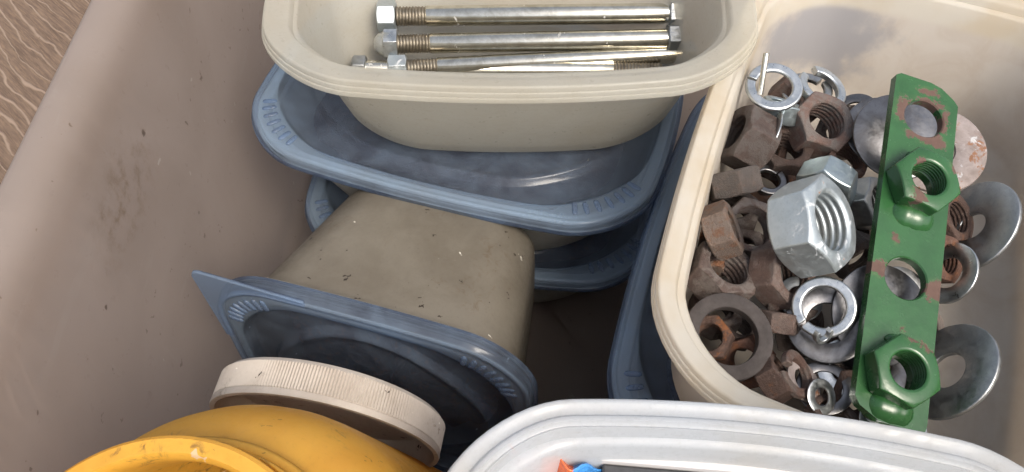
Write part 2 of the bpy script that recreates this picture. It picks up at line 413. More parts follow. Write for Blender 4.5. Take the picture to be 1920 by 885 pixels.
# ---------------------------------------------------------------- storage tote
TX0, TX1, TY0, TY1, TZ = -15.4, 24.5, -9.0, 47.0, 18.4        # outer rim
def storage_tote():
    cx, cy = (TX0 + TX1) / 2, (TY0 + TY1) / 2
    a, b = (TX1 - TX0) / 2, (TY1 - TY0) / 2
    t = thing('storage_tote', 'large frosted translucent plastic storage tote holding all the tubs', 'storage tote', (cx, cy, -0.3))
    ol = outline(a, b, 5.0, 0.0, 40, 16)
    H = TZ + 0.3
    prof = [(6.0, 0.0), (3.2, 0.02), (2.9, 0.25), (2.7, 0.8), (1.4, H - 1.9), (0.35, H - 1.6), (0.05, H - 1.3), (0, H - 1.15), (0.0, H - 0.35),
            (0.06, H - 0.14), (0.2, H - 0.03), (0.4, H), (0.7, H - 0.04), (1.05, H - 0.18), (1.3, H - 0.42), (1.45, H - 0.8), (1.52, H - 1.3), (1.6, H - 2.0), (2.85, 1.2), (3.1, 0.6), (3.5, 0.35), (6.3, 0.3)]
    # object coordinates of the shell are kept in world layout so stains sit where they are
    vs, fs = profile_loft(ol, prof, cap0=True, cap1=True)
    body = link('tote_shell', mesh('tote_shell', [(v[0] + cx, v[1] + cy, v[2] - 0.3) for v in vs], fs, 50), M['tote'], t)
    body.location = (-cx * S, -cy * S, 0.3 * S)
    return t
storage_tote()

# ---------------------------------------------------------------- food tubs with flanged rims
def tub_profile(H, fl, base, wall=0.12, round_=0.9, fh=0.72, ridge=False):
    """outer foot -> outer wall -> stepped flange -> inner wall -> inner floor"""
    o = [(base + round_ * 1.4, 0.0), (base + round_ * 0.55, 0.06), (base + round_ * 0.2, 0.28), (base, 0.7), (fl + 0.14, H - 0.95),
         (fl + 0.02, H - 0.92), (0.07, H - 0.90), (0.01, H - 0.86), (0.0, H - 0.64), (0.015, H - 0.60), (0.055, H - 0.59), (0.06, H - 0.36), (0.075, H - 0.33),
         (0.11, H - 0.32), (0.12, H - 0.09), (0.15, H - 0.02), (0.20, H), (0.27, H - 0.03), *([(0.33, H - 0.12), (fl * 0.60, H - 0.15), (fl * 0.66, H - 0.04), (fl * 0.72, H + 0.0), (fl * 0.80, H - 0.02), (fl * 0.84, H - 0.15), (fl * 0.90, H - 0.19), (fl * 0.95, H - 0.17)] if ridge else [(fl * 0.60, H - 0.10), (fl * 0.88, H - 0.16), (fl * 0.95, H - 0.21)]),
         (fl, H - 0.32), (fl + 0.05, H - 0.62), (fl + 0.18, H - 0.68), (fl + 0.24, H - 0.80), (base + wall, 0.8), (base + wall + round_ * 0.25, 0.36), (base + wall + round_ * 0.6, 0.18), (base + wall + round_ * 1.45, 0.13)]
    return [(d, H - (H - z) * fh if H - z < 0.94 else z) for d, z in o[:4]] + [(o[4][0], H - 0.94 * fh)] + [(d, H - (H - z) * fh if H - z < 0.94 else z) for d, z in o[5:]]
def tub_body(parent, mat, a, b, r, H, fl=1.0, base=2.0, bow=0.05, round_=0.9, name='tub_body', grow=0.6, ka=1.0, kb=1.0, ridge=False):
    vs, fs = tub_loft(a, b, r, bow, fl, tub_profile(H, fl, base, 0.12, round_, 0.72, ridge), grow, ka, kb, cap0=True, cap1=True)
    return link(name, mesh(name, vs, fs, 48), mat, parent)
def rib_mesh():
    vs, fs = [], []
    prof = [(1, 0), (0.95, 0.5), (0.7, 0.85), (0.3, 1.0)]
    rings = []
    for k, z in prof:
        ring = []
        for i in range(12):
            t = 2 * math.pi * i / 12
            x = 0.33 * k * (1 if math.cos(t) > 0 else -1) * abs(math.cos(t)) ** 0.6
            y = 0.115 * k * (1 if math.sin(t) > 0 else -1) * abs(math.sin(t)) ** 0.8
            ring.append((x, y, 0.075 * z))
        rings.append(ring)
    return mesh('grip_rib', *loft(rings, False, True), 60)
RIB = rib_mesh(); RIB.materials.append(M['blue_rib'])
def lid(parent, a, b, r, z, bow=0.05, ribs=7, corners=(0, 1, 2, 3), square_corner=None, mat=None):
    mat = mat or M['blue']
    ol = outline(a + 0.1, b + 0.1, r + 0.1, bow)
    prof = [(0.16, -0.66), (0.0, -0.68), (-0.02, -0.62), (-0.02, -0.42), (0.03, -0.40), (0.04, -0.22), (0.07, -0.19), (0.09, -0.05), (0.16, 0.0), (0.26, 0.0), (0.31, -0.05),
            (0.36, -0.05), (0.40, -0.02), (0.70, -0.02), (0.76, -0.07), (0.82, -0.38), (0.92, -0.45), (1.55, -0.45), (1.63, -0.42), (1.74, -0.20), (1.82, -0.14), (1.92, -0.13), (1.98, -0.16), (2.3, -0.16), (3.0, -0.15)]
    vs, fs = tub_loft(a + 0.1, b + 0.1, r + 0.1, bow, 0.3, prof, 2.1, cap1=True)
    n = len(prof); L = link('lid', mesh('lid', vs, fs, 50), mat, parent)
    L.location = (0, 0, z * S)
    pts, nr = ol
    m = len(pts) // 4
    for q in corners:
        c0 = q * m + 6                                  # middle of the corner arc
        for k in range(ribs):
            fpos = c0 + (k - (ribs - 1) / 2) * 1.45
            i = int(math.floor(fpos)) % len(pts); f = fpos - math.floor(fpos); j = (i + 1) % len(pts)
            px = pts[i][0] * (1 - f) + pts[j][0] * f; py = pts[i][1] * (1 - f) + pts[j][1] * f
            nx = nr[i][0] * (1 - f) + nr[j][0] * f; ny = nr[i][1] * (1 - f) + nr[j][1] * f
            rb = link('grip_rib', RIB, None, L)
            rb.matrix_basis = Matrix.Translation(((px - nx * 0.86) * S, (py - ny * 0.86) * S, -0.025 * S)) @ Matrix.Rotation(math.atan2(ny, nx), 4, 'Z')
    if square_corner is not None:                        # a flat pull tab filling one corner out to a point
        q = square_corner
        sx, sy = (1 if q in (0, 3) else -1), (1 if q < 2 else -1)
        arc = [pts[(q * m + k) % len(pts)] for k in range(-3, 16)]
        nn = [nr[(q * m + k) % len(pts)] for k in range(-3, 16)]
        inner = [(p[0] - v[0] * 0.30, p[1] - v[1] * 0.30) for p, v in zip(arc, nn)]
        tip = (sx * (a + 0.25), sy * (b + 0.2))
        poly = inner + [arc[-1], (tip[0] - sx * 0.25 if q % 2 == 0 else tip[0], tip[1] - (sy * 0.25 if q % 2 else 0)), tip, arc[0]]
        poly = inner + [arc[-1], (tip[0], tip[1] - sy * 0.35), (tip[0] - sx * 0.1, tip[1] - sy * 0.1), (tip[0] - sx * 0.35, tip[1]), arc[0]]
        k = len(poly)
        v2 = [(x, y, -0.02) for x, y in poly] + [(x, y, -0.16) for x, y in poly]
        f2 = [tuple(range(k)), tuple(range(2 * k - 1, k - 1, -1))] + [(i, (i + 1) % k, k + (i + 1) % k, k + i) for i in range(k)]
        link('pull_tab', mesh('pull_tab', v2, f2, 30), mat, L, 0.03)
    return L
def dark_fill(parent, a, b, z):  # added dark lumpy sheet under a lid, so its clear panel looks dim
    rings = []
    for k in range(9):
        f = 1 - k / 9.3
        pts, _ = outline(a * f, b * f, b * f * 0.6, 0.05, 6, 6)
        rings.append([(x, y, z + random.uniform(-0.3, 0.3) - 0.4 * f) for x, y in pts])
    link('dark_fill', mesh('dark_fill', *loft(rings, False, True), 80), M['rust_dark'], parent)
def closed_tub(name, label, p, rot, a, b, r, H, group, body_mat, ribs=7, corners=(0, 1, 2, 3), square=None, base=2.0, grow=0.6, round_=0.9):
    t = thing(name, label, 'food container', p, rot, group)
    tub_body(t, body_mat, a - 0.06, b - 0.06, r, H - 0.06, 0.6, base, 0.06 if grow > 0.3 else 0.03, round_, 'tub_body', grow)
    dark_fill(t, a - base - 0.05, b - base - 0.05, H - 1.15)
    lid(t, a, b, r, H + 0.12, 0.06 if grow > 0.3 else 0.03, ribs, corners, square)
    return t
GB = 'blue lidded food containers in the tote'
closed_tub('lidded_container', 'blue lidded tub at the bottom of the rear stack, almost hidden in shade', (-1.2, 27.6, 0.05), rotz(R(-9)), 8.7, 6.3, 3.0, 5.75, GB, M['milky'])
closed_tub('lidded_container', 'milky tub with bright blue ribbed lid directly under the tub of bolts', (-1.9, 27.2, 5.75), rotz(R(-17.5)), 9.2, 6.2, 3.0, 5.75, GB, M['milky'])
UV = R(69)
RC = Vector((13.1, 17.9, 0))
closed_tub('lidded_container', 'lower blue lidded tub at the very bottom under the tub of nuts', (RC.x, RC.y, 0.05), rotz(UV), 10.5, 7.05, 3.4, 5.35, GB, M['milky'])
closed_tub('lidded_container', 'dark blue lidded tub with dirty ribs right beneath the tub of nuts', (RC.x - 0.85, RC.y + 0.42, 5.35), rotz(UV + R(1.0)), 10.5, 7.05, 3.4, 5.35, GB, M['milky'])
# tub lying on its side
yaw = R(-17)
xd = Vector((math.cos(yaw), math.sin(yaw), 0)); zd = Vector((math.sin(yaw), -math.cos(yaw), 0))
rot_side = Matrix((xd, Vector((0, 0, 1)), zd)).transposed()
lc = Vector((-5.25, 14.75, 6.6))
closed_tub('lidded_container', 'grimy tan tub tipped on its side with its dark blue lid facing the jar', lc - zd * 7.7, rot_side, 6.25, 6.2, 2.5, 7.7, GB, M['tan'], 8, (0, 1), 1, 1.8, 0.15, 0.6)
# open tubs
def open_tub(label, p, rot, mat, a, b, r, H, fl, base, round_=0.9, ka=1.0, kb=1.0, bow=0.05):
    t = thing('open_container', label, 'food container', p, rot, 'open food containers in the tote')
    tub_body(t, mat, a, b, r, H, fl, base, bow, round_, 'tub_body', 0.6, ka, kb, H > 10)
    return t
open_tub('open cream tub on top of the rear stack holding long bolts', (-0.08, 26.35, 11.55), None, M['cream'], 9.1, 6.3, 3.2, 6.8, 1.05, 2.5, 1.3, 0.72, 1.3, 0.08)
open_tub('open cream tub full of nuts and washers beside the bolts', (RC.x, RC.y, 10.95), rotz(UV), M['nut_tub'], 10.75, 7.1, 3.4, 6.2, 0.7, 1.2, 0.8)
open_tub('deep translucent white tub at the front holding a printed packet', (5.15, 2.0, 0.05), rotz(R(-6.5)), M['white_tub'], 7.6, 6.6, 2.8, 19.1, 0.85, 1.7, 0.9, 1.0, 1.0, 0.07)

# ---------------------------------------------------------------- nuts, washers and bolts
def hex_r(t, af):
    u = (t + math.pi / 6) % (math.pi / 3) - math.pi / 6
    return af / math.cos(u)
def nut_mesh(name, rc, h, hole=0.56, dome=False, n=48):
    """hex nut: rc = radius to the corners, chamfered both ends, threaded bore"""
    af = rc * math.cos(math.pi / 6)
    rin = rc * hole
    T = [2 * math.pi * i / n for i in range(n)]
    flat = af * 0.97
    def circ(r, z): return [(r * math.cos(t), r * math.sin(t), z) for t in T]
    def hexring(top):
        out = []
        for t in T:
            r = hex_r(t, af)
            z = h / 2 - (r - flat) * 0.55
            out.append((r * math.cos(t), r * math.sin(t), z if top else -z))
        return out
    rings = [hexring(False), hexring(True), circ(flat, h / 2), circ(rin * 1.13, h / 2)]
    k = max(5, int(h / (rc * 0.17)))
    z0, z1 = h / 2 - rin * 0.12, -h / 2 + rin * 0.12
    for i in range(k):
        za = z0 + (z1 - z0) * i / k
        zb = z0 + (z1 - z0) * (i + 0.5) / k
        rings.append(circ(rin, za)); rings.append(circ(rin * 1.10, zb))
    rings += [circ(rin, z1), circ(rin * 1.13, -h / 2), circ(flat, -h / 2)]
    return mesh(name, *loft(rings, closed=True), 38)
NUTS = {k: nut_mesh('nut', 1.0, h, hole) for k, (h, hole) in {'std': (0.92, 0.56), 'thick': (1.15, 0.54), 'wide': (0.85, 0.62), 'thin': (0.6, 0.58)}.items()}
def ring_mesh(ri, th, dish=0.0, n=56):
    p = [(ri, -th / 2), (ri + 0.015, -th / 2), (0.97, -th / 2 - dish), (1.0, -th / 2 - dish + 0.015), (1.0, th / 2 - dish - 0.015), (0.97, th / 2 - dish), (ri + 0.015, th / 2), (ri, th / 2 - 0.01)]
    return mesh('washer', *lathe(p, n, closed=True), 38)
def split_mesh(ri, th, gap=0.16, rise=0.14, n=60, round_=0.05):
    """spring washer: square-section ring cut once, its ends sprung apart"""
    sec = [(ri + round_, -th / 2), (1 - round_, -th / 2), (1, -th / 2 + round_), (1, th / 2 - round_), (1 - round_, th / 2), (ri + round_, th / 2), (ri, th / 2 - round_), (ri, -th / 2 + round_)]
    rings = []
    for i in range(n + 1):
        f = i / n; t = gap / 2 + (2 * math.pi - gap) * f
        dz = rise * (f - 0.5)
        rings.append([(r * math.cos(t), r * math.sin(t), z + dz) for r, z in sec])
    return mesh('spring_washer', *loft(rings, True, True), 38)
def unit(name, base, label, cat, group, px, py, z, axis, rpx, mat, roll=0.0, bevel=0.012):
    p = at(px, py, z)
    r = rpx * cm_per_px(p)
    me = base.copy(); me.name = name
    me.transform(Matrix.Scale(r, 4))
    me.materials.clear()
    o = link(name, me, M[mat], None, bevel * r * 2)
    place(o, p, frame(cdir(axis), R(roll)))
    return tag(o, label, cat, group)
GN, GW = 'hex nuts in the open tub', 'washers in the open tub'
def nut(label, px, py, z, axis, rpx, mat, kind='std', roll=0): return unit('hex_nut', NUTS[kind], label, 'nut', GN, px, py, z, axis, rpx * (1.0 if rpx > 90 else 1.10), mat, roll, 0.05 if 'rust' in mat else 0.018)
def washer(label, px, py, z, axis, rpx, mat, ri=0.45, th=0.07, dish=0.0): return unit('flat_washer', ring_mesh(ri, th, dish), label, 'washer', GW, px, py, z, axis, rpx, mat)
def spring(label, px, py, z, axis, rpx, mat, ri=0.64, th=0.24, roll=0, gap=0.16, rise=0.14): return unit('spring_washer', split_mesh(ri, th, gap, rise), label, 'washer', GW, px, py, z, axis, rpx, mat, roll)

# top left of the tub
spring('bright silver spring washer on top with a thin rod through it', 1451, 163, 16.0, (-0.05, 0.42, 0.9), 53, 'zinc', 0.63, 0.17, 175, 0.06, 0.06)
nut('bluish zinc nut wedged under the spring washer with the rod', 1462, 208, 15.0, (0.2, 0.75, 0.35), 36, 'teal', 'std', 20)
nut('big rusty nut lying sideways against the left wall, bore facing left', 1402, 262, 14.7, (-0.86, 0.42, 0.24), 56, 'rust', 'thick', 12)
washer('thin shiny washer stood on edge behind the big sideways rusty nut', 1431, 262, 14.5, (-0.88, 0.40, 0.10), 62, 'zinc', 0.6, 0.07)
nut('large orange rusty nut facing up just right of the silver spring washer', 1536, 237, 14.6, (0.22, 0.30, 0.92), 57, 'rust_red', 'std', 8)
nut('rusty nut facing up between the sideways nut and the zinc nuts', 1467, 288, 14.0, (0.05, 0.55, 0.83), 50, 'rust', 'std', 40)
nut('small brown rusty nut tucked above the bluish zinc nut', 1584, 304, 14.0, (0.22, 0.50, 0.83), 39, 'rust', 'wide', 20)
nut('dull brown nut against the left wall, two flats towards the viewer', 1376, 343, 14.8, (-0.22, 0.95, 0.02), 48, 'rust_grey', 'std', 30)
nut('bluish zinc nut half hidden behind the largest zinc nut', 1549, 348, 15.0, (-0.5, -0.62, 0.5), 52, 'teal', 'std', 12)
nut('largest zinc nut with white bloom lying on top of the pile', 1522, 424, 16.0, (0.64, 0.20, 0.74), 95, 'zinc_white', 'std', 30)
nut('blocky orange brown nut on its side below the dull brown nut', 1354, 432, 15.0, (0.83, 0.32, 0.40), 50, 'rust_grey', 'std', 20)
nut('reddish rusty nut with wide dark bore beside the blocky nut', 1404, 430, 14.0, (0.12, 0.25, 0.92), 54, 'rust', 'wide', 15)
nut('brown nut tilted up to the right above the dark ring', 1352, 516, 14.1, (0.34, 0.60, 0.72), 62, 'rust_dark', 'std', 0)
nut('large dark rusty nut below the largest zinc nut', 1466, 514, 14.2, (0.55, 0.12, 0.80), 62, 'rust', 'std', 28)
nut('rusty nut peeping out between largest zinc nut and green bracket', 1606, 482, 13.8, (0.2, -0.45, 0.8), 46, 'rust', 'std', 10)
nut('grey zinc nut half under the left edge of the green bracket', 1628, 382, 14.2, (0.62, 0.1, 0.75), 48, 'zinc_dull', 'std', 5)
# lower left
washer('large dark brown steel ring lying at the lower left', 1364, 632, 14.3, (0.05, 0.35, 0.9), 84, 'dark_ring', 0.66, 0.26)
nut('rusty nut standing inside the large dark ring', 1330, 636, 13.4, (-0.35, 0.35, 0.85), 42, 'rust_dark', 'std', 10)
nut('small brown nut deep in the right half of the dark ring', 1382, 622, 13.0, (0.2, 0.7, 0.6), 34, 'rust_dark', 'std', 30)
nut('square looking rusty nut right of the large dark ring', 1456, 604, 13.9, (0.15, 0.97, -0.02), 38, 'rust_dark', 'std', 30)
nut('rusty nut at the front, side on, below the square looking nut', 1450, 710, 13.6, (0.75, 0.55, 0.35), 44, 'rust', 'std', 20)
spring('curled orange rusty spring washer at the front of the pile', 1492, 702, 13.7, (0.62, 0.42, 0.6), 46, 'rust_red', 0.6, 0.34, 120, 0.3, 0.3)
washer('corroded washer on edge behind the curled rusty one', 1507, 715, 13.4, (0.5, 0.45, 0.7), 42, 'corroded', 0.6, 0.12)
spring('shiny spring washer left of the domed washer', 1545, 576, 14.7, (-0.42, 0.22, 0.88), 58, 'zinc', 0.66, 0.20, 250, 0.1, 0.16)
washer('dark polished washer lying under the shiny spring washer', 1552, 606, 13.9, (-0.25, 0.25, 0.9), 76, 'steel', 0.5, 0.09)
spring('small bright clip of bent wire on the dark polished washer', 1543, 628, 14.6, (0.4, -0.5, 0.75), 19, 'zinc', 0.55, 0.6, 100, 1.6, 0.2)
washer('domed grey washer leaning on the left edge of the bracket', 1655, 590, 14.2, (0.10, 0.12, 0.92), 96, 'steel', 0.18, 0.09, 0.10)
washer('dark grey washer near the front beside the bracket end', 1546, 728, 13.1, (-0.15, 0.45, 0.85), 52, 'steel', 0.62, 0.16)
washer('small bright washer glinting in the gap at the front', 1540, 744, 13.5, (0.4, 0.2, 0.9), 34, 'zinc', 0.5, 0.1)
nut('rusty nut lying flat at the front wall under the bracket end', 1556, 790, 12.9, (0.25, 0.75, 0.5), 48, 'rust', 'std', 30)
# top
spring('bright round-backed spring washer at the far wall', 1541, 166, 15.0, (0.30, 0.52, 0.80), 48, 'zinc', 0.64, 0.30, 95, 0.5, 0.2)
spring('second bright spring washer overlapping the one at the far wall', 1512, 172, 14.4, (-0.1, 0.5, 0.85), 46, 'zinc_dull', 0.66, 0.26, 60, 0.3, 0.2)
washer('grey washer on edge behind the orange rusty nut', 1603, 212, 14.3, (-0.45, 0.42, 0.8), 42, 'steel', 0.55, 0.12)
washer('plain grey washer third from the top behind the bracket', 1652, 246, 14.6, (-0.05, 0.25, 0.92), 68, 'steel', 0.4, 0.08)
washer('large grey dished washer behind the upper end of the bracket', 1685, 255, 15.2, (0.0, 0.2, 0.95), 84, 'steel', 0.2, 0.08, 0.06)
washer('corroded brown and white washer behind the upper end of the bracket', 1757, 282, 13.9, (-0.15, 0.30, 0.93), 86, 'corroded', 0.36, 0.09)
# right of the bracket
washer('large grey washer leaning high against the right wall', 1826, 424, 14.2, (-0.83, 0.40, 0.30), 92, 'zinc_dull', 0.28, 0.10)
nut('rusty nut with threaded bore right of the upper bracket nut', 1778, 412, 14.1, (0.52, 0.22, 0.82), 46, 'rust', 'std', 15)
nut('rusty nut below it, half under the right edge of the bracket', 1762, 486, 13.9, (0.55, 0.05, 0.82), 44, 'rust_red', 'std', 0)
washer('bright washer standing behind the lower right rusty nut', 1778, 512, 13.8, (-0.80, 0.30, 0.38), 60, 'zinc', 0.5, 0.12)
washer('grey washer lying beneath the bracket showing through its third hole', 1690, 548, 13.3, (0.1, 0.3, 0.95), 50, 'zinc_dull', 0.32, 0.09)
washer('large grey washer low against the right wall beside lower bracket nut', 1779, 696, 13.6, (-0.80, 0.52, 0.27), 100, 'zinc_dull', 0.36, 0.10)
washer('bright zinc washer under the bottom end of the bracket', 1674, 798, 13.4, (0.0, 0.5, 0.8), 62, 'zinc', 0.42, 0.12)
washer('zinc washer lying deep under the lower half of the bracket', 1640, 680, 12.4, (0.0, 0.5, 0.85), 70, 'steel', 0.42, 0.1)

washer('bright washer lying right below the largest zinc nut', 1500, 560, 13.7, (0.15, 0.4, 0.9), 44, 'zinc_dull', 0.55, 0.12)
washer('shiny washer in the gap left of the lower bracket end', 1590, 690, 13.4, (-0.3, 0.3, 0.9), 56, 'zinc', 0.55, 0.1)
spring('small dark spring washer between the two rusty nuts at upper left', 1440, 338, 14.0, (0.1, 0.5, 0.85), 34, 'steel', 0.62, 0.3, 40, 0.1, 0.1)
# thin rod
def rod(label, p0, p1, z0, z1, rpx, mat):
    a, b = at(*p0, z0), at(*p1, z1)
    r = rpx * cm_per_px((a + b) / 2)
    d = b - a
    vs, fs = tube([(0, 0, 0), (0, 0, 0.02), (0, 0, d.length - 0.03), (0, 0, d.length)], [r * 0.8, r, r, r * 0.8], 14)
    o = link('metal_rod', mesh('metal_rod', vs, fs, 40), M[mat])
    place(o, a, frame(d))
    return tag(o, label, 'rod')
rod('thin silver rod standing up through the bright spring washer', (1425, 178), (1437, 99), 16.5, 17.8, 5.5, 'gold')

# buried filler nuts seen only in the gaps
gap_spots = [(1440, 345, 13.5, 'rusty nut half under the small dark spring washer'), (1395, 480, 13.1, 'rusty nut deep between the blocky nut and the largest zinc nut'),
             (1420, 565, 13.2, 'dark nut glimpsed above the square looking nut'), (1500, 620, 12.9, 'rusty nut sunk between the square looking nut and polished washer'),
             (1590, 430, 13.1, 'rusty nut glimpsed just right of the largest zinc nut'), (1340, 585, 13.0, 'rusty nut seen through the upper half of the dark ring'),
             (1600, 660, 12.9, 'dark nut glimpsed right below the clip of bent wire'), (1490, 190, 13.7, 'rusty nut seen through the bright spring washer with the rod'),
             (1580, 250, 13.3, 'dark nut seen through the bore of the large orange rusty nut'), (1720, 620, 12.9, 'rusty nut peeping out at the right edge of the lower bracket nut'),
             (1600, 740, 12.7, 'rusty nut low beside the bottom end of the bracket'), (1500, 300, 13.1, 'rusty nut seen inside the bore of the nut above the zinc nuts'),
             (1400, 680, 12.9, 'brown nut at the bottom inside the dark ring'), (1370, 400, 13.5, 'brown nut wedged between the dull brown nut and the blocky nut'),
             (1330, 470, 13.5, 'dark nut glimpsed at the left wall below the blocky nut')]
for i, (px, py, z, lb) in enumerate(gap_spots):
    nut(lb, px, py, z, (random.uniform(-0.7, 0.7), random.uniform(-0.2, 0.8), 0.7), 48, ('rust', 'rust_dark', 'rust_red', 'rust_dark', 'rust_grey')[i % 5], 'std', random.uniform(0, 60))

# ---------------------------------------------------------------- green bracket
def green_mat():
    N = NT('chipped_green_paint')
    L = BR_L
    y1, y2, y3, y4 = BR_H
    chips = [(0.05, L / 2 - 0.40, 0, 0.42, 0.16, 1), (-0.75, y1 + 0.1, 0, 0.34, 0.5, 1), (0.1, y1 - 0.72, 0, 0.7, 0.22, 1), (0.62, y1 - 0.75, 0, 0.3, 0.25, 1), (0.15, y1 + 0.68, 0, 0.55, 0.12, 1), (0.72, y1 + 0.1, 0, 0.12, 0.5, 1),
             (-0.95, y3 + 0.05, 0, 0.36, 0.28, 1), (1.0, y3 - 0.1, 0, 0.34, 0.36, 1), (0.1, y4 + 1.5, 0, 0.07, 0.16, 1), (-0.2, y4 - 1.75, 0, 0.35, 0.10, 1), (-0.5, y3 + 1.2, 0, 0.10, 0.18, 1), (0.5, y4 + 1.0, 1, 0.6, 0.25, 2),
             (-0.35, y2 + 0.35, 1, 0.16, 0.3, 0.6), (-0.3, y2 - 0.7, 0.8, 0.25, 0.3, 0.6), (0.85, y2 + 0.7, 1, 0.2, 0.25, 0.6)]
    m = N.spots(chips, 1.0, 3.4, 0.07)
    m = N.math('MAXIMUM', m, N.ramp(N.noise(2.3, 7, 0.75, 0.4), 0.71, 0.73))
    edge = N.spots(chips, 0.7, 2.6, 0.5)
    g = N.mix(N.ramp(N.noise(0.9, 5, 0.65), 0.3, 0.75), (0.023, 0.086, 0.026), (0.016, 0.062, 0.019))
    g = N.mix(N.math('MULTIPLY', edge, 0.3), g, (0.10, 0.13, 0.05))
    g = N.mix(N.math('MULTIPLY', N.ramp(N.noise(11, 4, 0.7), 0.6, 0.8), 0.5), g, (0.07, 0.16, 0.08))
    rc = N.mix(N.noise(5, 6, 0.75), (0.045, 0.024, 0.018), (0.125, 0.072, 0.055))
    c = N.mix(m, g, rc)
    h = N.n('ShaderNodeMath', operation='MULTIPLY_ADD', _in={0: m, 1: -0.5, 2: N.math('MULTIPLY', N.noise(5, 5, 0.65), 0.5)}).outputs[0]
    return N.done(N.bsdf(Base_Color=c, Roughness=N.mixf(m, N.mixf(N.noise(2, 4, 0.6), 0.16, 0.34), 0.85), Normal=N.bump(h, 0.35, 0.04)))
def bracket():
    global BR_L, BR_H
    pt, pb = at(1735, 158, 17.2), at(1662, 796, 14.0)
    e = pt - pb; L = e.length
    ydir = e.normalized()
    nrm = cdir((0.13, 0.30, 0.92)); nrm = (nrm - ydir * nrm.dot(ydir)).normalized()
    xdir = ydir.cross(nrm)
    rot = Matrix((xdir, ydir, nrm)).transposed()
    mid = (pt + pb) / 2
    W = 64 * cm_per_px(mid) / 0.95
    def along(px, py):                                  # length coordinate under a pixel
        best = min(range(401), key=lambda k: (lambda v: abs(CYP - FPX * v.dot(UP) / v.dot(FW) - py))(pb + e * (k / 400) - CAM))
        return -L / 2 + L * best / 400
    hs = [along(0, 226), along(0, 352), along(0, 524), along(0, 703)]
    BR_L, BR_H = L, hs
    M['green'] = green_mat()
    t = thing('steel_bracket', 'green painted steel strip with two welded nuts on the pile', 'bracket', mid, rot)
    th = 0.34
    # plate: one cell round each hole, the end cells with rounded corners
    bounds = [L / 2, (hs[0] + hs[1]) / 2, (hs[1] + hs[2]) / 2, (hs[2] + hs[3]) / 2, -L / 2]
    hr = [W * 0.60, W * 0.50, W * 0.60, W * 0.50]
    vs, fs = [], []
    n = 64
    for c in range(4):
        top, bot = bounds[c], bounds[c + 1]
        poly = [(-W, bot), (W, bot), (W, top), (-W, top)]
        if c == 0: poly = [(-W, bot), (W, bot), (W, top - 0.62), (W * 0.86, top - 0.42), (W * 0.45, top - 0.10), (W * 0.1, top), (-W * 0.86, top), (-W, top - 0.12)]
        if c == 3: poly = [(-W, bot + 0.55), (-W * 0.85, bot + 0.30), (-W * 0.3, bot), (W * 0.8, bot - 0.02), (W * 0.97, bot + 0.1), (W, bot + 0.3), (W, top), (-W, top)]
        cy = hs[c]
        angs = sorted(set([2 * math.pi * i / n for i in range(n)] + [math.atan2(y - cy, x) % (2 * math.pi) for x, y in poly]))
        b0 = len(vs); k = len(angs)
        for a in angs:
            dx, dy = math.cos(a), math.sin(a)
            best = 1e9
            for i in range(len(poly)):
                (x0, y0), (x1, y1) = poly[i], poly[(i + 1) % len(poly)]
                ex, ey = x1 - x0, y1 - y0
                den = dx * ey - dy * ex
                if abs(den) < 1e-9: continue
                s = (x0 * ey - (y0 - cy) * ex) / den
                q = (x0 * dy - (y0 - cy) * dx) / den
                if s > 0 and -1e-6 <= q <= 1 + 1e-6: best = min(best, s)
            ox, oy = dx * best, cy + dy * best
            r = hr[c]
            vs += [(ox, oy, th / 2), (dx * (r + 0.04), cy + dy * (r + 0.04), th / 2), (dx * r, cy + dy * r, th / 2 - 0.04), (dx * r, cy + dy * r, -th / 2), (ox, oy, -th / 2)]
        for i in range(k):
            j = (i + 1) % k
            A, B = b0 + i * 5, b0 + j * 5
            ya, yb = vs[A][1], vs[B][1]
            seam = any(abs(ya - s_) < 1e-5 and abs(yb - s_) < 1e-5 for s_ in bounds[1:4])
            for q in range(5):
                if q == 4 and seam: continue
                q2 = (q + 1) % 5
                fs.append((A + q, A + q2, B + q2, B + q))
    link('plate', mesh('plate', vs, fs, 30), M['green'], t)
    for c, rp, hh, roll in ((1, 65, 0.95, 22), (3, 69, 0.95, 16)):
        cp = mid + ydir * hs[c]
        rc = rp * cm_per_px(cp)
        vsn = nut_mesh('welded_nut', 1.0, 0.66, 0.5); vsn.transform(Matrix.Scale(rc, 4))
        h = 0.66 * rc
        vsn.transform(Matrix.Rotation(R(roll), 4, 'Z'))
        vsn.transform(Matrix.Translation((0, hs[c] * S, (th / 2 + h / 2 - 0.02) * S)))
        link('welded_nut', vsn, M['green'], t, 0.12)
        # weld bead: lumpy run of paint-covered metal at the foot of the nut
        for sgn, wd in ((-1, 1.0), (1, 0.6)):
            pts, rad = [], []
            for i in range(13):
                f = i / 12 - 0.5
                pts.append((f * W * 1.35 * wd, hs[c] + sgn * (rc * 0.90 + 0.05 - 0.25 * f * f), th / 2 - (0.26 if sgn < 0 else 0.0)))
                rad.append((0.55 if sgn < 0 else 0.18) * (1 - (2 * f) ** 4 * 0.75) * (1 + 0.03 * math.sin(i * 1.9 + c)))
            vb, fb = tube(pts, rad, 14)
            link('weld_bead', mesh('weld_bead', vb, fb, 60), M['green'], t)
    return t
bracket()

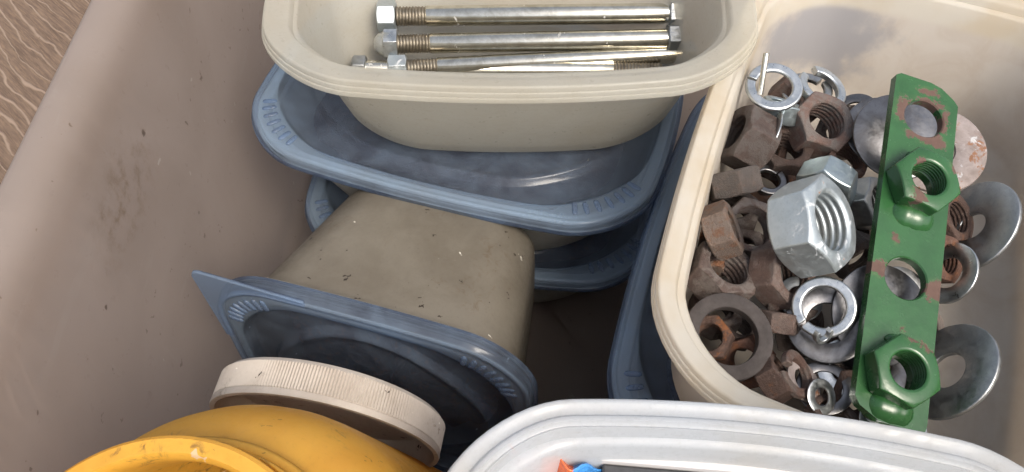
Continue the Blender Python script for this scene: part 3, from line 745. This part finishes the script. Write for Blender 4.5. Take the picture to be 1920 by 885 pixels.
# ---------------------------------------------------------------- long bolts
HEXH = {}
def bolt(label, pn, ph, z, rpx, nut_end=True, acorn=False, tl=1.9, hr=1.75):
    """threaded end towards pn, head towards ph"""
    a, b = at(*pn, z), at(*ph, z)
    d = b - a; L = d.length
    r = rpx * cm_per_px((a + b) / 2)
    rot = frame(d, R(random.uniform(0, 60)))
    t = thing('long_bolt', label, 'bolt', a, rot, 'long bolts in the cream tub')
    vs, fs = lathe([(r * 0.9, tl), (r, tl + 0.06), (r, L - 0.02), (r, L)], 36, cap0=True, cap1=True)
    link('shank', mesh('shank', vs, fs, 40), M['gold'], t)
    prof = [(r * 0.7, -0.15), (r * 0.84, -0.08)]
    z_ = -0.05
    while z_ < tl - 0.05:
        prof += [(r * 0.84, z_), (r * 0.99, z_ + 0.06), (r * 0.84, z_ + 0.125)]
        z_ += 0.135
    prof.append((r * 0.9, tl + 0.02))
    vs, fs = lathe(prof, 28, cap0=True, cap1=True)
    link('thread', mesh('thread', vs, fs, 60), M['gold_thread'], t)
    me = nut_mesh('head', r * hr, 0.62, 0.3)
    af = r * hr * math.cos(math.pi / 6)
    T = [2 * math.pi * i / 48 for i in range(48)]
    def hx(zz, s): return [(hex_r(q, af) * math.cos(q) * s, hex_r(q, af) * math.sin(q) * s, zz) for q in T]
    def ci(zz, rr): return [(rr * math.cos(q), rr * math.sin(q), zz) for q in T]
    hm = loft([ci(0, af * 0.95), hx(0.04, 1), hx(0.5, 1), ci(0.6, af * 0.93)], True, True)
    ho = link('head', mesh('head', *hm, 38), M['zinc_dull'], t, 0.02)
    ho.location = (0, 0, L * S)
    if nut_end:
        if acorn:
            nm = loft([hx(0.0, 1), hx(0.55, 1), ci(0.62, af * 0.93), ci(0.62, af * 0.9), ci(0.85, af * 0.74), ci(0.98, af * 0.45), ci(1.02, af * 0.12)], True, True)
            no = link('nut', mesh('acorn_nut', *nm, 38), M['zinc'], t, 0.02)
            no.matrix_basis = Matrix.Translation((0, 0, 0.55 * S)) @ Matrix.Rotation(math.pi, 4, 'X') @ Matrix.Rotation(0.3, 4, 'Z')
        else:
            nm = nut_mesh('end_nut', r * hr * 1.05, 0.78, 0.52)
            no = link('nut', nm, M['zinc_white'], t, 0.03)
            no.location = (0, 0, 0.25 * S)
    return t
bolt('rearmost long bolt with rusty thread, hex nut at the left', (715, 31), (1252, 25), 14.6, 19, hr=1.55)
bolt('second long bolt from the back with a round-capped nut', (722, 83), (1250, 73), 14.0, 18.5, acorn=True, hr=1.6)
bolt('slanted long bolt in front of the capped one, rusty spot midway', (735, 129), (1276, 102), 13.5, 16.5, hr=1.5)
bolt('frontmost long bolt with its head at the left, mostly behind the rim', (1235, 133), (688, 129), 13.3, 16, nut_end=False, hr=1.6)

# ---------------------------------------------------------------- yellow jar
def jar():
    nk = Vector((-7.3, 3.25, 19.4))
    ax = Vector((-0.13, -0.28, 1)).normalized()
    t = thing('yellow_jar', 'open yellow plastic jar with threaded neck at the front left', 'jar', nk - ax * 18.9, frame(ax))
    # local z: 14.2 = mouth
    body = [(0, 0.0), (4.6, 0.0), (5.3, 0.25), (5.40, 0.8), (5.42, 13.6), (5.40, 14.45), (5.33, 15.1), (5.15, 15.75), (4.88, 16.3), (4.55, 16.7), (4.2, 16.95), (4.06, 17.1),
            (3.85, 17.1), (4.0, 16.8), (4.4, 16.5), (4.8, 16.1), (5.0, 15.6), (5.15, 15.0), (5.25, 13.6), (5.2, 0.9), (4.6, 0.25), (0, 0.2)]
    link('body', mesh('jar_body', *lathe(body[1:-1], 96, cap0=True, cap1=True), 50), M['yellow'], t)
    neck = [(4.06, 17.09), (3.94, 18.4), (3.94, 18.6), (4.03, 18.66), (4.04, 18.82), (3.97, 18.9), (3.68, 18.91), (3.58, 18.8), (3.55, 18.4), (3.7, 17.09)]
    link('neck', mesh('jar_neck', *lathe(neck, 96, closed=True), 40), M['yellow'], t)
    for k in range(2):
        pts = []
        for i in range(70):
            f = i / 69
            th = 2 * math.pi * (f * 0.97) + k * 1.7
            pts.append((4.02 * math.cos(th), 4.02 * math.sin(th), 17.3 + k * 0.45 + 0.4 * f))
        vs, fs = tube(pts, [0.19 * min(1, 6 * min(i / 69, 1 - i / 69) + 0.15) for i in range(70)], 8)
        link('screw_thread', mesh('screw_thread', vs, fs, 60), M['yellow'], t)
jar()

# ---------------------------------------------------------------- white ribbed screw cap
def cap():
    c = at(598, 716, 15.0)
    r = 243 * cm_per_px(c)
    ax = cdir((0.20, 0.97, -0.56))                     # closed top points away, open side towards the viewer
    dn = cdir((0, 0, -1)); dn = (dn - ax * dn.dot(ax)).normalized()
    ctr = c + dn * (r * 0.97)
    t = thing('screw_cap', 'white ribbed screw cap on edge between the yellow jar and blue lid', 'cap', ctr, frame(ax))
    h = 1.22
    n = 480
    rings = []
    for rr, z, rib in ((r - 0.16, -h / 2, 0), (r, -h / 2, 0), (r + 0.02, -h / 2 + 0.08, 0), (r, -h / 2 + 0.20, 0), (r - 0.05, -h / 2 + 0.22, 0), (r - 0.04, -h / 2 + 0.26, 1), (r - 0.05, h / 2 - 0.16, 1), (r - 0.07, h / 2 - 0.10, 0), (r - 0.14, h / 2 - 0.02, 0), (r - 0.3, h / 2, 0), (r - 0.9, h / 2 + 0.01, 0)):
        rings.append([((rr + (0.045 if (rib and i % 2) else 0)) * math.cos(2 * math.pi * i / n), (rr + (0.045 if (rib and i % 2) else 0)) * math.sin(2 * math.pi * i / n), z) for i in range(n)])
    outer = loft(rings, False, True)
    link('shell', mesh('cap_shell', *outer, 30), M['cap'], t)
    inn = lathe([(r - 0.9, h / 2 - 0.14), (r - 0.25, h / 2 - 0.14), (r - 0.2, h / 2 - 0.2), (r - 0.17, -h / 2 + 0.03), (r - 0.155, -h / 2 - 0.002)], 120, cap0=True)
    link('liner', mesh('cap_liner', *inn, 40), M['cap'], t)
cap()

# ---------------------------------------------------------------- what stands in the front tub
def flat_mat(name, c, rough=0.4, metallic=0.0):
    N = NT(name)
    cc = N.mix(N.ramp(N.noise(1.4, 5, 0.7), 0.35, 0.7), c, tuple(x * 0.75 for x in c))
    return N.done(N.bsdf(Base_Color=cc, Roughness=rough, Metallic=metallic, Normal=N.bump(N.noise(3, 4, 0.6), 0.3, 0.05)))
def packet():
    N = NT('printed_foil')
    x = N.n('ShaderNodeSeparateXYZ', _in={0: N.co}).outputs[0]
    c = N.mix(N.ramp(x, 0.30, 0.36), (0.75, 0.14, 0.035), (0.05, 0.22, 0.52))
    c = N.mix(N.ramp(N.noise(1.8, 5, 0.7, 0.6), 0.66, 0.72), c, (0.75, 0.7, 0.62))
    m = N.done(N.bsdf(Base_Color=c, Roughness=0.22, Normal=N.bump(N.noise(1.6, 5, 0.7), 0.8, 0.2)))
    p = at(1050, 868, 18.0)
    vs, fs = [], []
    W, H, n, k = 1.25, 15.6, 24, 24
    for side in (1, -1):
        for j in range(k + 1):
            for i in range(n + 1):
                u, v = i / n * 2 - 1, j / k
                bul = (1 - u * u) ** 0.6 * min(1, (1 - v) * 7, v * 9) ** 0.6
                wob = 0.10 * math.sin(7 * u + 3 * v) + 0.07 * math.sin(13 * u * v + 2)
                top = -0.42 * u + 0.15 * (1 - u * u) + 0.12 * math.sin(5 * u)
                vs.append((u * W * (1 - 0.05 * math.sin(3 * v)), side * (0.5 * bul + 0.015) + wob * (1 if v > 0.5 else 0.5), v * H - H + top * v))
    o_ = (n + 1) * (k + 1)
    for s in (0, 1):
        for j in range(k):
            for i in range(n):
                q = s * o_ + j * (n + 1) + i
                fs.append((q, q + 1, q + n + 2, q + n + 1))
    ed = [j * (n + 1) for j in range(k + 1)] + [k * (n + 1) + i for i in range(1, n + 1)] + [j * (n + 1) + n for j in range(k - 1, -1, -1)] + [i for i in range(n - 1, 0, -1)]
    for i in range(len(ed)):
        a_, b_ = ed[i], ed[(i + 1) % len(ed)]
        fs.append((a_, b_, b_ + o_, a_ + o_))
    o = link('packet', mesh('packet', vs, fs, 60), m)
    place(o, p, Matrix.Rotation(R(-10), 3, 'Z') @ Matrix.Rotation(R(12), 3, 'X'))
    tag(o, 'glossy orange and blue printed packet standing in the front tub', 'packet')
packet()
def steel_case():
    p = at(1295, 856, 17.9) - Vector((0, 0.42, 0))
    t = thing('metal_case', 'grey metal case with pale rust-spotted edge in the front tub', 'metal case', p - Vector((0, 0, 16.0)), rotz(R(-5)))
    def box(x0, x1, y0, y1, z0, z1):
        v = [(x, y, z) for z in (z0, z1) for y in (y0, y1) for x in (x0, x1)]
        return v, [(0, 2, 3, 1), (4, 5, 7, 6), (0, 1, 5, 4), (2, 6, 7, 3), (0, 4, 6, 2), (1, 3, 7, 5)]
    link('case_body', mesh('case_body', *box(-2.15, 4.4, -2.0, 0.12, 0, 15.85), 30), flat_mat('grey_case_paint', (0.05, 0.05, 0.053), 0.5), t, 0.06)
    N = NT('chipped_white_edge')
    c = N.mix(N.dots(1.6, 0.16, 0.45), (0.52, 0.50, 0.49), (0.13, 0.05, 0.04))
    m = N.done(N.bsdf(Base_Color=c, Roughness=0.5))
    link('edge_strip', mesh('edge_strip', *box(-2.2, 4.45, 0.14, 0.42, 0, 16.0), 30), m, t, 0.04)
steel_case()
